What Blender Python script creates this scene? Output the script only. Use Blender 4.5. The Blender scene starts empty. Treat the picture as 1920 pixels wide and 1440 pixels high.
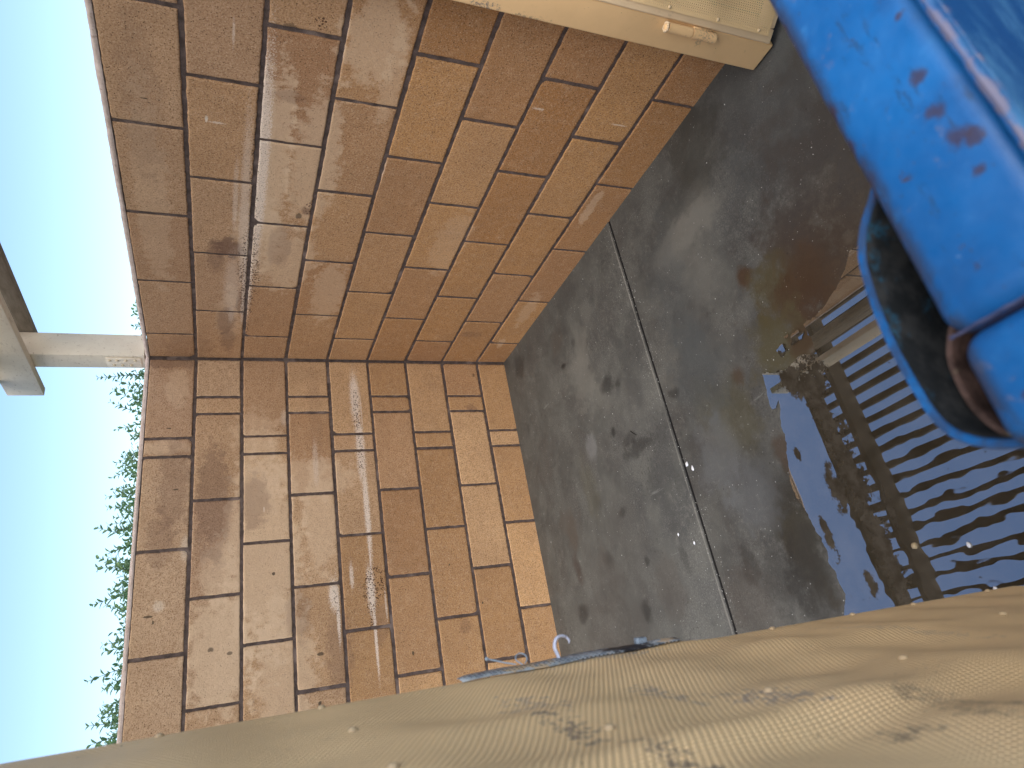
import bpy, bmesh, math, random
import numpy as np
from mathutils import Matrix, Vector, noise

sc = bpy.context.scene
COL = sc.collection
R = math.radians

# ------------------------------------------------------------------ camera
cam_d = bpy.data.cameras.new("camera")
cam = bpy.data.objects.new("camera", cam_d)
COL.objects.link(cam)
cam.matrix_world = Matrix((
    (-0.16734149, 0.87904859, -0.44639713, -1.67047874),
    (-0.34054702, -0.47645079, -0.81056917, -3.05920076),
    (-0.92521595, 0.01637736, 0.37908737, 1.47536447),
    (0, 0, 0, 1)))
cam_d.sensor_fit = 'HORIZONTAL'
cam_d.sensor_width = 36.0
cam_d.lens = 1256.1 / 1920 * 36.0
cam_d.shift_x = 30.0 / 1920
cam_d.shift_y = -43.7 / 1920
cam_d.clip_start = 0.02
cam_d.clip_end = 3000
cam_d.dof.use_dof = True
cam_d.dof.focus_distance = 2.8
cam_d.dof.aperture_fstop = 6.7
sc.camera = cam

# ------------------------------------------------------------------ light
SUN_EL, SUN_AZ = 58.0, 212.0         # azimuth clockwise from +Y (north); behind the photographer
w = bpy.data.worlds.new("World")
sc.world = w
w.use_nodes = True
wn = w.node_tree
wn.nodes.clear()
sky = wn.nodes.new('ShaderNodeTexSky')
sky.sky_type = 'NISHITA'
sky.sun_disc = False
sky.sun_elevation = R(SUN_EL)
sky.sun_rotation = R(SUN_AZ)
sky.air_density = 1.0
sky.dust_density = 0.35
sky.ozone_density = 3.0
bg = wn.nodes.new('ShaderNodeBackground')
bg.inputs['Strength'].default_value = 0.15
wo = wn.nodes.new('ShaderNodeOutputWorld')
wn.links.new(sky.outputs[0], bg.inputs['Color'])
wn.links.new(bg.outputs[0], wo.inputs['Surface'])

sd = bpy.data.lights.new("sun", 'SUN')
sd.energy = 5.0
sd.angle = R(75)
sd.color = (1.0, 0.93, 0.82)
sun = bpy.data.objects.new("sun", sd)
COL.objects.link(sun)
az, el = R(SUN_AZ), R(SUN_EL)
to_sun = Vector((math.sin(az) * math.cos(el), math.cos(az) * math.cos(el), math.sin(el)))
sun.rotation_euler = to_sun.to_track_quat('Z', 'Y').to_euler()

sc.view_settings.view_transform = 'Standard'
sc.view_settings.look = 'None'
sc.view_settings.exposure = 0.74
sc.view_settings.gamma = 1.0
sc.view_settings.use_curve_mapping = False
sc.cycles.max_bounces = 8

# ------------------------------------------------------------------ helpers
def tag(o, label=None, cat=None, group=None, kind=None):
    if label: o['label'] = label
    if cat: o['category'] = cat
    if group: o['group'] = group
    if kind: o['kind'] = kind
    return o

def empty(name, loc=(0, 0, 0), rot=(0, 0, 0)):
    o = bpy.data.objects.new(name, None)
    o.location = loc
    o.rotation_euler = rot
    o.empty_display_size = 0.1
    COL.objects.link(o)
    return o

def adopt(ch, pa):
    """parent keeping the child's mesh in world coordinates"""
    bpy.context.view_layer.update()
    ch.parent = pa
    ch.matrix_parent_inverse = pa.matrix_world.inverted()
    return ch

def link(name, me, mat, parent=None, smooth=False):
    o = bpy.data.objects.new(name, me)
    COL.objects.link(o)
    mats = mat if isinstance(mat, (list, tuple)) else [mat]
    if not me.materials:
        for m in mats: me.materials.append(m)
    if parent: o.parent = parent
    if smooth:
        me.polygons.foreach_set('use_smooth', [True] * len(me.polygons))
    me.update()
    return o

class MB:
    """collects shapes into one mesh"""
    def __init__(s):
        s.bm = bmesh.new()
    def box(s, x0, x1, y0, y1, z0, z1, bev=0.0, seg=2, mi=0):
        r = bmesh.ops.create_cube(s.bm, size=1.0)
        vs = r['verts']
        bmesh.ops.scale(s.bm, vec=(x1 - x0, y1 - y0, z1 - z0), verts=vs)
        bmesh.ops.translate(s.bm, vec=((x0 + x1) / 2, (y0 + y1) / 2, (z0 + z1) / 2), verts=vs)
        fs = list({f for v in vs for f in v.link_faces})
        for f in fs: f.material_index = mi
        if bev > 0:
            es = list({e for v in vs for e in v.link_edges})
            rb = bmesh.ops.bevel(s.bm, geom=es, offset=bev, segments=seg, affect='EDGES', profile=0.5)
            for f in rb['faces']: f.material_index = mi
        return s
    def cyl(s, a, b, r, r2=None, n=20, caps=True):
        a, b = Vector(a), Vector(b)
        d = b - a
        q = d.to_track_quat('Z', 'Y').to_matrix().to_4x4()
        m = Matrix.Translation((a + b) / 2) @ q
        bmesh.ops.create_cone(s.bm, cap_ends=caps, segments=n, radius1=r, radius2=r if r2 is None else r2,
                              depth=d.length, matrix=m)
        return s
    def ball(s, c, r, sz=(1, 1, 1), n=12):
        m = Matrix.Translation(c) @ Matrix.Diagonal((*sz, 1))
        bmesh.ops.create_uvsphere(s.bm, u_segments=n, v_segments=max(6, n // 2), radius=r, matrix=m)
        return s
    def tube(s, pts, rad, n=10, flat=(1, 1)):
        """round tube along a polyline; rad a number or list"""
        pts = [Vector(p) for p in pts]
        k = len(pts)
        rad = [rad] * k if not isinstance(rad, (list, tuple)) else rad
        rings = []
        up = Vector((0, 0, 1))
        for i, p in enumerate(pts):
            t = (pts[min(i + 1, k - 1)] - pts[max(i - 1, 0)]).normalized()
            ref = up if abs(t.dot(up)) < 0.9 else Vector((1, 0, 0))
            u = t.cross(ref).normalized()
            v = u.cross(t).normalized()
            rings.append([s.bm.verts.new(p + (u * math.cos(2 * math.pi * j / n) * flat[0] + v * math.sin(2 * math.pi * j / n) * flat[1]) * rad[i]) for j in range(n)])
        for i in range(k - 1):
            for j in range(n):
                s.bm.faces.new((rings[i][j], rings[i][(j + 1) % n], rings[i + 1][(j + 1) % n], rings[i + 1][j]))
        s.bm.faces.new(rings[0][::-1])
        s.bm.faces.new(rings[-1])
        return s
    def strip(s, pts, z0, z1, th, inner=0):
        """upright plate bent along a plan polyline"""
        k = len(pts)
        P = [Vector((p[0], p[1], 0)) for p in pts]
        ring = []
        for i, p in enumerate(P):
            t = (P[min(i + 1, k - 1)] - P[max(i - 1, 0)]).normalized()
            nrm = Vector((-t.y, t.x, 0)) * th / 2
            row = []
            for off, z in ((1, z0), (1, z1 - .0015), (.7, z1), (-.7, z1), (-1, z1 - .0015), (-1, z0)):
                q = p + nrm * off
                row.append(s.bm.verts.new((q.x, q.y, z)))
            ring.append(row)
        for i in range(k - 1):
            for j in range(6):
                f = s.bm.faces.new((ring[i][j], ring[i][(j + 1) % 6], ring[i + 1][(j + 1) % 6], ring[i + 1][j]))
                if j == 0: f.material_index = inner
        s.bm.faces.new(ring[0])
        s.bm.faces.new(ring[-1][::-1])
        return s
    def build(s, name, mat, parent=None, smooth=False):
        bmesh.ops.recalc_face_normals(s.bm, faces=s.bm.faces)
        me = bpy.data.meshes.new(name)
        s.bm.to_mesh(me)
        s.bm.free()
        o = link(name, me, mat, parent, smooth)
        if smooth:
            try: me.set_sharp_from_angle(angle=R(40))
            except Exception: pass
        return o

def np_mesh(name, V, F):
    """V (n,3) array, F list/array of quads or tris (same size)"""
    F = np.asarray(F, dtype=np.int32)
    me = bpy.data.meshes.new(name)
    me.vertices.add(len(V))
    me.vertices.foreach_set('co', np.asarray(V, dtype=np.float32).ravel())
    k = F.shape[1]
    me.loops.add(F.size)
    me.loops.foreach_set('vertex_index', F.ravel())
    me.polygons.add(len(F))
    me.polygons.foreach_set('loop_start', np.arange(0, F.size, k, dtype=np.int32))
    me.polygons.foreach_set('loop_total', np.full(len(F), k, dtype=np.int32))
    me.update(calc_edges=True)
    me.validate()
    return me

# ---- shader building
class NT:
    def __init__(s, name, rough=0.8, spec=0.3):
        s.m = bpy.data.materials.new(name)
        s.m.use_nodes = True
        s.t = s.m.node_tree
        s.t.nodes.clear()
        s.out = s.t.nodes.new('ShaderNodeOutputMaterial')
        s.b = s.t.nodes.new('ShaderNodeBsdfPrincipled')
        s.b.inputs['Roughness'].default_value = rough
        s.b.inputs['Specular IOR Level'].default_value = spec
        s.t.links.new(s.b.outputs[0], s.out.inputs[0])
        s.tc = s.t.nodes.new('ShaderNodeTexCoord')
        s.P = s.tc.outputs['Object']
    def n(s, typ, **kw):
        x = s.t.nodes.new(typ)
        for k, v in kw.items(): setattr(x, k, v)
        return x
    def set(s, sock, v):
        if isinstance(v, (int, float, tuple, list)):
            if isinstance(v, (tuple, list)) and len(v) == 3 and sock.type == 'RGBA': v = (*v, 1)
            sock.default_value = v
        else: s.t.links.new(v, sock)
    def math(s, op, a, b=0.0, c=None, clamp=False):
        x = s.n('ShaderNodeMath', operation=op, use_clamp=clamp)
        s.set(x.inputs[0], a); s.set(x.inputs[1], b)
        if c is not None: s.set(x.inputs[2], c)
        return x.outputs[0]
    def vm(s, op, a, b):
        x = s.n('ShaderNodeVectorMath', operation=op)
        s.set(x.inputs[0], a); s.set(x.inputs[1], b)
        return x.outputs['Value'] if op in ('LENGTH', 'DOT_PRODUCT', 'DISTANCE') else x.outputs[0]
    def noise(s, scale, detail=4, rough=0.55, vec=None, dist=0.0, stretch=None, w=None):
        v = s.P if vec is None else vec
        if stretch: v = s.vm('MULTIPLY', v, stretch)
        if w is not None: v = s.vm('ADD', v, (w, w * 1.7, w * 0.6))
        x = s.n('ShaderNodeTexNoise')
        x.inputs['Scale'].default_value = scale
        x.inputs['Detail'].default_value = detail
        x.inputs['Roughness'].default_value = rough
        x.inputs['Distortion'].default_value = dist
        s.t.links.new(v, x.inputs['Vector'])
        return x.outputs['Fac']
    def vor(s, scale, feat='F1', rnd=1.0, stretch=None):
        x = s.n('ShaderNodeTexVoronoi', feature=feat)
        x.inputs['Scale'].default_value = scale
        x.inputs['Randomness'].default_value = rnd
        s.t.links.new(s.P if not stretch else s.vm('MULTIPLY', s.P, stretch), x.inputs['Vector'])
        return x.outputs['Distance'], x.outputs['Color']
    def rng(s, v, a, b, c=0.0, d=1.0, smooth=True):
        x = s.n('ShaderNodeMapRange', interpolation_type='SMOOTHSTEP' if smooth else 'LINEAR')
        s.set(x.inputs[0], v)
        for i, q in enumerate((a, b, c, d)): x.inputs[i + 1].default_value = q
        return x.outputs[0]
    def mix(s, f, a, b, mode='MIX'):
        x = s.n('ShaderNodeMix', data_type='RGBA', blend_type=mode)
        s.set(x.inputs[0], f); s.set(x.inputs[6], a); s.set(x.inputs[7], b)
        return x.outputs[2]
    def attr(s, name):
        x = s.n('ShaderNodeAttribute', attribute_name=name)
        return x.outputs['Fac']
    def blob(s, c, r, nz, amt=0.8, soft=0.35):
        """soft mask of an ellipsoid stain, its outline broken by noise socket nz"""
        v = s.vm('SUBTRACT', s.P, c)
        v = s.vm('MULTIPLY', v, tuple(1 / q for q in r))
        l = s.vm('LENGTH', v, (0, 0, 0))
        l = s.math('ADD', l, s.math('MULTIPLY', s.math('SUBTRACT', nz, 0.5), amt * 2))
        return s.rng(l, 1 + soft, 1 - soft, 0, 1)
    def bump(s, h, strength=0.5, dist=0.003, base=None):
        x = s.n('ShaderNodeBump')
        x.inputs['Strength'].default_value = strength
        x.inputs['Distance'].default_value = dist
        s.set(x.inputs['Height'], h)
        if base is not None: s.t.links.new(base, x.inputs['Normal'])
        return x.outputs[0]
    def done(s, col=None, rough=None, normal=None):
        if col is not None: s.set(s.b.inputs['Base Color'], col)
        if rough is not None: s.set(s.b.inputs['Roughness'], rough)
        if normal is not None: s.t.links.new(normal, s.b.inputs['Normal'])
        return s.m

rnd = random.Random(7)

# ------------------------------------------------------------------ materials
def wall_material(name, left):
    t = NT(name, 0.93, 0.12)
    tone = t.attr('tone')
    hi = t.attr('top_light')  # upper courses paler and greyer: sky light painted into the block colour
    big = t.noise(5, 5, 0.6)
    mid = t.noise(28, 5, 0.65, w=3)
    fine = t.noise(175, 5, 0.8)
    grit = t.noise(230, 4, 0.8, w=9)
    edge_n = t.noise(22, 6, 0.7, w=5)
    brk = t.noise(190, 5, 0.85, w=1)
    # fired-clay tan: sand-coloured to rust-brown
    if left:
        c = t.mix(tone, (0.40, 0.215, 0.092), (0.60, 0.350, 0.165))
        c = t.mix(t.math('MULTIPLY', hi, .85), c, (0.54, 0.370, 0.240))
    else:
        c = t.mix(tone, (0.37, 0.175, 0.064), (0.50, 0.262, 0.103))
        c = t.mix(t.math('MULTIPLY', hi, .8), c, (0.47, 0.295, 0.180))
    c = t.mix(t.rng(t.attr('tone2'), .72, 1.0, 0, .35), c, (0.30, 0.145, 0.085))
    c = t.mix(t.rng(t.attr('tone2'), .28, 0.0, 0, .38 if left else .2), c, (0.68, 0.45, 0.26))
    c = t.mix(t.rng(big, 0.35, 0.7, 0, 0.32), c, (0.30, 0.165, 0.085))
    c = t.mix(t.rng(mid, 0.45, 0.75, 0, 0.28), c, (0.60, 0.40, 0.24))
    c = t.mix(t.rng(fine, 0.36, 0.54, 0.75, 0), c, (0.19, 0.095, 0.045))
    c = t.mix(t.rng(grit, 0.52, 0.66, 0, 0.50), c, (0.74, 0.55, 0.38))
    c = t.mix(t.rng(t.noise(95, 4, .7, w=17), 0.50, 0.64, 0, .35), c, (0.27, 0.145, 0.075))
    # dark pits
    d, _ = t.vor(125)
    pitm = t.math('MULTIPLY', t.rng(d, 0.22, 0.14), t.rng(t.noise(40, 3, w=2), 0.44, 0.52))
    d2, _ = t.vor(60)
    pit2 = t.rng(t.math('ADD', d2, t.math('MULTIPLY', fine, 0.08)), 0.17, 0.13)
    pit2 = t.math('MULTIPLY', pit2, t.rng(t.noise(9, 2, w=12), 0.47, 0.52))
    c = t.mix(t.math('MULTIPLY', pitm, 0.8), c, (0.11, 0.055, 0.03))
    c = t.mix(t.math('MULTIPLY', pit2, 0.8), c, (0.09, 0.05, 0.03))
    ax = (lambda a, z: (a, 0, z)) if left else (lambda a, z: (0, a, z))
    rr = (lambda a, z: (a, .2, z)) if left else (lambda a, z: (.2, a, z))
    # washes: (along, z, radius along, radius z, amount)
    if left:
        washes = [(-.95, 1.30, .42, .16, .55), (-1.32, 1.46, .22, .12, .6), (-1.40, 1.22, .26, .12, .5), (-.62, 1.10, .10, .22, .45),
                  (-.80, 1.05, .25, .07, .45), (-.58, 1.30, .20, .10, .35), (-.40, 1.32, .12, .10, .3), (-.45, 1.70, .035, .09, .4), (-1.0, 1.47, .14, .07, .5), (-.15, 1.66, .10, .05, .3)]
        darks = [(-.70, 1.50, .26, .07, .45), (-.62, 1.66, .20, .06, .35), (-.72, 1.33, .12, .06, .35), (-1.22, 1.16, .10, .05, .3), (-.02, 1.70, .04, .12, .5), (-.86, 1.70, .12, .05, .3), (-1.38, 1.0, .16, .05, .35),
                 (-.28, .24, .025, .03, .4), (-1.35, .44, .03, .03, .3), (-.32, 1.05, .3, .03, .12), (-1.30, .82, .08, .03, .25)]
        scr = [(-.22, .853, .13, .022, 1), (-.48, .845, .18, .019, 1), (-.78, .838, .22, .012, 1), (-1.0, .842, .12, .004, .9), (-.28, .826, .09, .003, .6),
               (-1.15, .85, .10, .016, 1), (-1.33, .845, .16, .006, 1), (-1.15, 1.01, .06, .020, 1), (-1.22, .997, .12, .007, 1), (-1.08, .93, .05, .008, .8), (-1.22, .79, .06, .004, .6), (-.32, 1.19, .04, .02, .4), (-.55, 1.06, .10, .012, .4)]
        agg = [(-1.135, .838, .080, .052, 1), (-1.20, .855, .09, .016, 1), (-.30, .848, .13, .018, .9), (-.50, .845, .12, .014, .8), (-1.17, 1.0, .07, .012, .6)]
    else:
        washes = [(-1.30, 1.33, .42, .055, .6), (-1.35, 1.20, .30, .08, .5), (-.95, 1.35, .20, .09, .45), (-.80, 1.24, .18, .10, .4), (-.60, 1.05, .22, .07, .35),
                  (-1.85, 1.10, .14, .09, .5), (-1.75, 1.02, .20, .03, .35), (-1.1, 1.70, .5, .05, .25), (-1.0, .62, .2, .07, .2), (-.55, .08, .15, .035, .25), (-.22, .1, .05, .02, .35), (-1.30, .12, .1, .02, .4), (-.4, 1.45, .2, .05, .3)]
        darks = [(-.87, 1.455, .06, .055, .75), (-.82, 1.50, .10, .03, .4), (-.35, 1.46, .12, .035, .5), (-.18, 1.45, .10, .03, .4), (-.10, 1.62, .12, .10, .25),
                 (-1.5, 1.70, .3, .05, .2), (-.50, 1.40, .10, .02, .5), (-1.62, 1.30, .02, .05, .3), (-1.12, 1.20, .02, .02, .6), (-.9, 1.28, .12, .04, .3), (-.30, .30, .03, .05, .3)]
        scr = [(-1.25, 1.362, .45, .018, 1), (-1.55, 1.372, .2, .012, .9), (-.75, 1.385, .34, .020, .8), (-1.1, 1.41, .4, .015, .45), (-.6, 1.44, .2, .03, .35), (-.80, 1.41, .20, .006, .5), (-1.15, 1.44, .16, .008, .4),
               (-.45, 1.39, .12, .012, .6), (-2.0, 1.46, .06, .004, .8), (-1.80, 1.46, .04, .003, .6), (-.42, 1.44, .08, .012, .4), (-1.85, 1.175, .10, .004, .7), (-1.37, .97, .05, .004, .3)]
        agg = [(-.70, 1.38, .30, .035, 1), (-1.0, 1.38, .18, .015, .8), (-1.3, 1.385, .16, .012, .7), (-.33, 1.375, .13, .012, .7), (-1.14, 1.19, .03, .015, .8), (-1.88, 1.24, .02, .015, .9)]
    for a, z, ra, rz, k in washes:
        c = t.mix(t.math('MULTIPLY', t.blob(ax(a, z), rr(ra, rz), edge_n, 1.3, 0.22), k), c, (0.66, 0.47, 0.31))
    for a, z, ra, rz, k in darks:
        c = t.mix(t.math('MULTIPLY', t.blob(ax(a, z), rr(ra, rz), edge_n, 1.3, 0.28), k), c, (0.155, 0.085, 0.06))
    sm = None
    for a, z, ra, rz, k in scr:
        m = t.math('MULTIPLY', t.blob(ax(a, z), rr(ra, rz), brk, 2.2, 0.25), k)
        sm = m if sm is None else t.math('MAXIMUM', sm, m)
    c = t.mix(t.math('MULTIPLY', sm, 0.8), c, (0.78, 0.64, 0.52))
    c = t.mix(t.math('MULTIPLY', sm, t.rng(t.noise(260, 3, .7, w=41), .44, .36, 0, .9)), c, (0.12, 0.05, 0.03))
    am = None
    for a, z, ra, rz, k in agg:
        m = t.math('MULTIPLY', t.blob(ax(a, z), rr(ra, rz), edge_n, 1.2, 0.3), k)
        am = m if am is None else t.math('MAXIMUM', am, m)
    d3, _ = t.vor(120)
    holes = t.math('MULTIPLY', t.rng(t.math('ADD', d3, t.math('MULTIPLY', mid, 0.3)), 0.56, 0.46), am)
    c = t.mix(t.math('MULTIPLY', holes, 0.9), c, (0.06, 0.022, 0.016))
    tiny = ([(-1.379, 1.078, .007, .012, .8), (-1.305, 1.496, .010, .012, .7), (-1.328, 1.428, .006, .010, .7), (-1.038, 1.256, .006, .006, .9), (-1.076, .476, .005, .004, .8), (-1.155, 1.725, .004, .012, .8),
             (-1.178, 1.706, .006, .004, .7), (-.359, 1.687, .0025, .009, .9), (-.644, 1.647, .0025, .008, .8), (-1.564, 1.089, .008, .006, .9), (-1.262, .342, .006, .004, .9), (-1.431, .691, .006, .004, .8), (-.077, .194, .012, .008, .5)]
            if left else [(-1.533, 1.691, .002, .012, .9), (-1.09, 1.224, .018, .010, .7), (-1.491, 1.529, .004, .004, .6), (-1.85, 1.32, .012, .015, .5)])
    for a, z, ra, rz, k in tiny:
        c = t.mix(t.math('MULTIPLY', t.blob(ax(a, z), rr(ra, rz), edge_n, 1.6, 0.15), k), c, (0.07, 0.05, 0.035))
    pale = ([(-.755, 1.291, .012, .002, .7), (-1.12, 1.69, .02, .02, .35), (-.9, 1.60, .05, .02, .3)] if left else [(-1.728, .533, .004, .02, .5), (-1.72, .224, .003, .03, .5), (-1.49, 1.529, .012, .004, .7), (-1.48, 1.50, .004, .02, .5)])
    for a, z, ra, rz, k in pale:
        c = t.mix(t.math('MULTIPLY', t.blob(ax(a, z), rr(ra, rz), brk, 1.8, 0.2), k), c, (0.80, 0.68, 0.55))
    h = t.math('ADD', t.math('MULTIPLY', fine, 0.5), t.math('MULTIPLY', mid, 1.2))
    h = t.math('SUBTRACT', h, t.math('MULTIPLY', pitm, 1.2))
    h = t.math('SUBTRACT', h, t.math('MULTIPLY', holes, 2.0))
    nn = t.bump(h, 0.8, 0.0024)
    return t.done(c, None, nn)

def mortar_material():
    t = NT('mortar', 0.95, 0.1)
    a = t.noise(30, 5, 0.7)
    f = t.noise(500, 3, 0.7)
    c = t.mix(t.rng(a, 0.3, 0.7), (0.085, 0.062, 0.053), (0.19, 0.14, 0.122))
    c = t.mix(t.rng(t.noise(7, 3, w=4), 0.58, 0.70, 0, .7), c, (0.36, 0.27, 0.23))
    c = t.mix(t.rng(f, 0.4, 0.65, 0.5, 0), c, (0.05, 0.035, 0.03))
    return t.done(c, None, t.bump(t.math('ADD', f, t.math('MULTIPLY', a, 2)), 0.8, 0.003))

def cap_material():
    t = NT('cap_mortar', 0.9, 0.15)
    a = t.noise(25, 5, 0.7)
    c = t.mix(t.rng(a, 0.3, 0.7), (0.42, 0.32, 0.27), (0.58, 0.47, 0.42))
    c = t.mix(t.rng(t.noise(60, 4, w=4), 0.60, 0.68, 0, .6), c, (0.25, 0.16, 0.12))
    return t.done(c, None, t.bump(a, 0.6, 0.004))

def concrete_material():
    t = NT('floor_concrete', 0.62, 0.35)
    big = t.noise(1.6, 5, 0.6)
    mid = t.noise(7, 6, 0.65, w=3)
    sm = t.noise(32, 6, 0.7, w=6)
    fine = t.noise(380, 3, 0.7)
    brk = t.noise(11, 6, 0.72, w=8)
    c = t.mix(t.rng(big, 0.35, 0.65), (0.052, 0.053, 0.050), (0.078, 0.077, 0.070))
    c = t.mix(t.rng(mid, 0.42, 0.68, 0, 0.6), c, (0.096, 0.094, 0.083))
    c = t.mix(t.rng(mid, 0.52, 0.36, 0, 0.45), c, (0.046, 0.046, 0.046))
    c = t.mix(t.rng(sm, 0.55, 0.72, 0, 0.35), c, (0.16, 0.15, 0.135))
    c = t.mix(t.rng(sm, 0.46, 0.30, 0, 0.35), c, (0.035, 0.032, 0.03))
    c = t.mix(t.rng(fine, 0.55, 0.72, 0, 0.35), c, (0.21, 0.20, 0.185))
    c = t.mix(t.rng(fine, 0.45, 0.33, 0, 0.40), c, (0.025, 0.024, 0.022))
    c = t.mix(t.math('MULTIPLY', t.rng(t.noise(60, 6, .8, w=41), .50, .60), t.rng(t.noise(3.2, 4, .7, w=43), .46, .60, 0, .35)), c, (0.15, 0.145, 0.13))
    c = t.mix(t.math('MULTIPLY', t.rng(t.noise(170, 4, .8, w=45), .50, .60), t.rng(t.noise(4.5, 4, .7, w=47), .42, .58, 0, .45)), c, (0.18, 0.175, 0.16))
    c = t.mix(t.math('MULTIPLY', t.rng(t.noise(75, 6, .85, w=49), .53, .60), t.rng(t.noise(4, 3, .7, w=51), .45, .60, 0, .6)), c, (0.022, 0.020, 0.018))
    scr = t.noise(26, 5, .8, w=53, stretch=(1, .12, 1))
    c = t.mix(t.rng(scr, .66, .70, 0, .35), c, (0.20, 0.20, 0.19))
    # stains: (x, y, rx, ry, colour, amount)
    br, ol, dk, lt, rd, bl = (0.046, 0.024, 0.011), (0.064, 0.055, 0.026), (0.018, 0.017, 0.016), (0.135, 0.13, 0.115), (0.066, 0.056, 0.047), (0.052, 0.058, 0.060)
    S = [(-.72, -2.35, .42, .42, (.050, .036, .025), .8), (-.80, -1.98, .20, .17, (.040, .024, .014), .8), (-1.40, -2.13, .42, .31, (.15, .118, .078), .85), (-.30, -2.1, .35, .35, (.035, .04, .045), .45),
         (-1.12, -1.98, .14, .17, (.13, .10, .066), .85),
         (-.655, -1.775, .035, .03, br, .85), (-.75, -1.86, .09, .08, ol, .75), (-.83, -1.93, .11, .12, br, .9), (-.95, -1.95, .06, .06, br, .6), (-.90, -1.80, .10, .10, ol, .8), (-.935, -1.87, .04, .04, br, .7),
         (-.916, -1.615, .03, .025, br, .65), (-1.02, -1.56, .12, .08, ol, .5), (-1.24, -1.745, .05, .04, br, .7), (-1.19, -1.68, .05, .03, br, .6), (-.98, -1.44, .14, .06, ol, .4),
         (-1.41, -1.62, .15, .075, (.030, .026, .016), .85), (-1.50, -1.50, .10, .09, dk, .5), (-1.44, -1.40, .06, .03, dk, .6), (-1.30, -1.62, .05, .06, dk, .4), (-1.55, -1.35, .12, .1, rd, .4), (-1.52, -1.62, .14, .08, dk, .55),
         (-.30, -1.62, .16, .13, (.04, .042, .04), .5), (-.12, -1.78, .18, .12, (.035, .034, .028), .6), (-.36, -1.62, .055, .20, lt, .75), (-.47, -1.60, .16, .1, lt, .4), (-.30, -1.70, .06, .08, lt, .25), (-.50, -1.45, .25, .10, bl, .4),
         (-.80, -1.45, .16, .12, bl, .6), (-1.1, -1.42, .12, .09, (.11, .115, .12), .5), (-1.26, -1.50, .10, .10, (.10, .105, .11), .5),
         (-.36, -.80, .09, .06, lt, .5), (-.50, -.76, .13, .09, lt, .6), (-.62, -.85, .08, .06, lt, .45), (-.25, -.92, .06, .05, lt, .3), (-.785, -.685, .05, .04, (.15, .15, .15), .55),
         (-.60, -.93, .03, .05, dk, .7), (-.63, -1.0, .02, .02, dk, .6), (-.79, -.88, .02, .018, dk, .85), (-.91, -1.03, .03, .10, dk, .65), (-.86, -.98, .02, .05, dk, .5), (-.35, -.62, .012, .02, dk, .9), (-.30, -.75, .02, .02, dk, .5),
         (-.22, -.62, .05, .05, rd, .5), (-1.05, -.36, .08, .04, rd, .7), (-1.22, -.34, .06, .035, (.04, .03, .026), .7), (-1.0, -.30, .05, .05, rd, .5), (-1.1, -.80, .02, .03, dk, .7), (-1.24, -.62, .035, .04, dk, .6),
         (-1.33, -.75, .3, .18, (.070, .067, .060), .4), (-1.45, -.55, .3, .15, (.062, .056, .050), .35), (-1.42, -.98, .10, .08, rd, .4), (-.95, -.60, .12, .06, ol, .25), (-.28, -1.2285, .22, .0035, (.22, .21, .19), .7), (-.62, -1.2285, .18, .003, (.20, .19, .17), .6), (-1.45, -1.2285, .3, .0035, (.2, .19, .17), .5), (-1.0, -1.2285, .15, .003, (.2, .19, .17), .4), (-.1, -.18, .06, .06, dk, .6), (-.05, -.5, .05, .5, (.06, .058, .055), .3),
         (-1.40, -.30, .03, .04, dk, .6), (-1.47, -.80, .035, .03, dk, .7), (-1.31, -.88, .02, .015, dk, .6), (-.82, -1.30, .02, .03, dk, .6), (-1.35, -1.10, .05, .02, dk, .4)]
    for x, y, rx, ry, col, k in S:
        c = t.mix(t.math('MULTIPLY', t.blob((x, y, 0), (rx, ry, 1), brk, 1.5, 0.5), k), c, col)
    # paint and mortar specks
    d, _ = t.vor(34)
    sp = t.math('MULTIPLY', t.rng(d, 0.05, 0.03), t.rng(t.noise(5, 2, w=14), 0.50, 0.56))
    c = t.mix(t.math('MULTIPLY', sp, .85), c, (0.55, 0.55, 0.54))
    d2, _ = t.vor(17, stretch=(1, 1.4, 1))
    sp2 = t.math('MULTIPLY', t.rng(t.math('ADD', d2, t.math('MULTIPLY', sm, .10)), 0.115, 0.09), t.rng(t.noise(4, 2, w=24), 0.52, 0.56))
    c = t.mix(t.math('MULTIPLY', sp2, .7), c, (0.02, 0.018, 0.016))
    d3, _ = t.vor(120)
    sp3 = t.math('MULTIPLY', t.rng(d3, 0.12, 0.07), t.rng(t.noise(14, 3, w=31), 0.52, 0.60))
    c = t.mix(t.math('MULTIPLY', sp3, .5), c, (0.34, 0.33, 0.31))
    rgh = t.rng(mid, 0.3, 0.7, 0.50, 0.78)
    return t.done(c, rgh, t.bump(t.math('ADD', fine, t.math('MULTIPLY', sm, 0.8)), 0.35, 0.0016))

def steel_paint(name, base, dirt=(0.30, 0.19, 0.10), scuffs=(), rough=0.5, spec=0.35):
    t = NT(name, rough, spec)
    a = t.noise(6, 5, 0.6)
    b = t.noise(45, 5, 0.7, w=3)
    brk = t.noise(60, 5, 0.75, w=5)
    crumb = t.rng(t.noise(130, 4, .7, w=15), .44, .56)
    c = t.mix(t.rng(a, 0.35, 0.7, 0, .35), base, tuple(q * .78 for q in base))
    c = t.mix(t.rng(b, 0.60, 0.78, 0, .35), c, dirt)
    d, _ = t.vor(75)
    sp = t.math('MULTIPLY', t.rng(d, 0.11, 0.07), t.rng(t.noise(13, 3, w=8), 0.56, 0.60))
    c = t.mix(t.math('MULTIPLY', sp, .75), c, (0.13, 0.07, 0.035))
    for cc, r, k, col in scuffs:
        m = t.math('MULTIPLY', t.blob(cc, r, brk, 3.2, 0.3), k * .8)
        c = t.mix(t.math('MULTIPLY', m, crumb), c, col)
    return t.done(c, None, t.bump(a, 0.25, 0.004))

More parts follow.
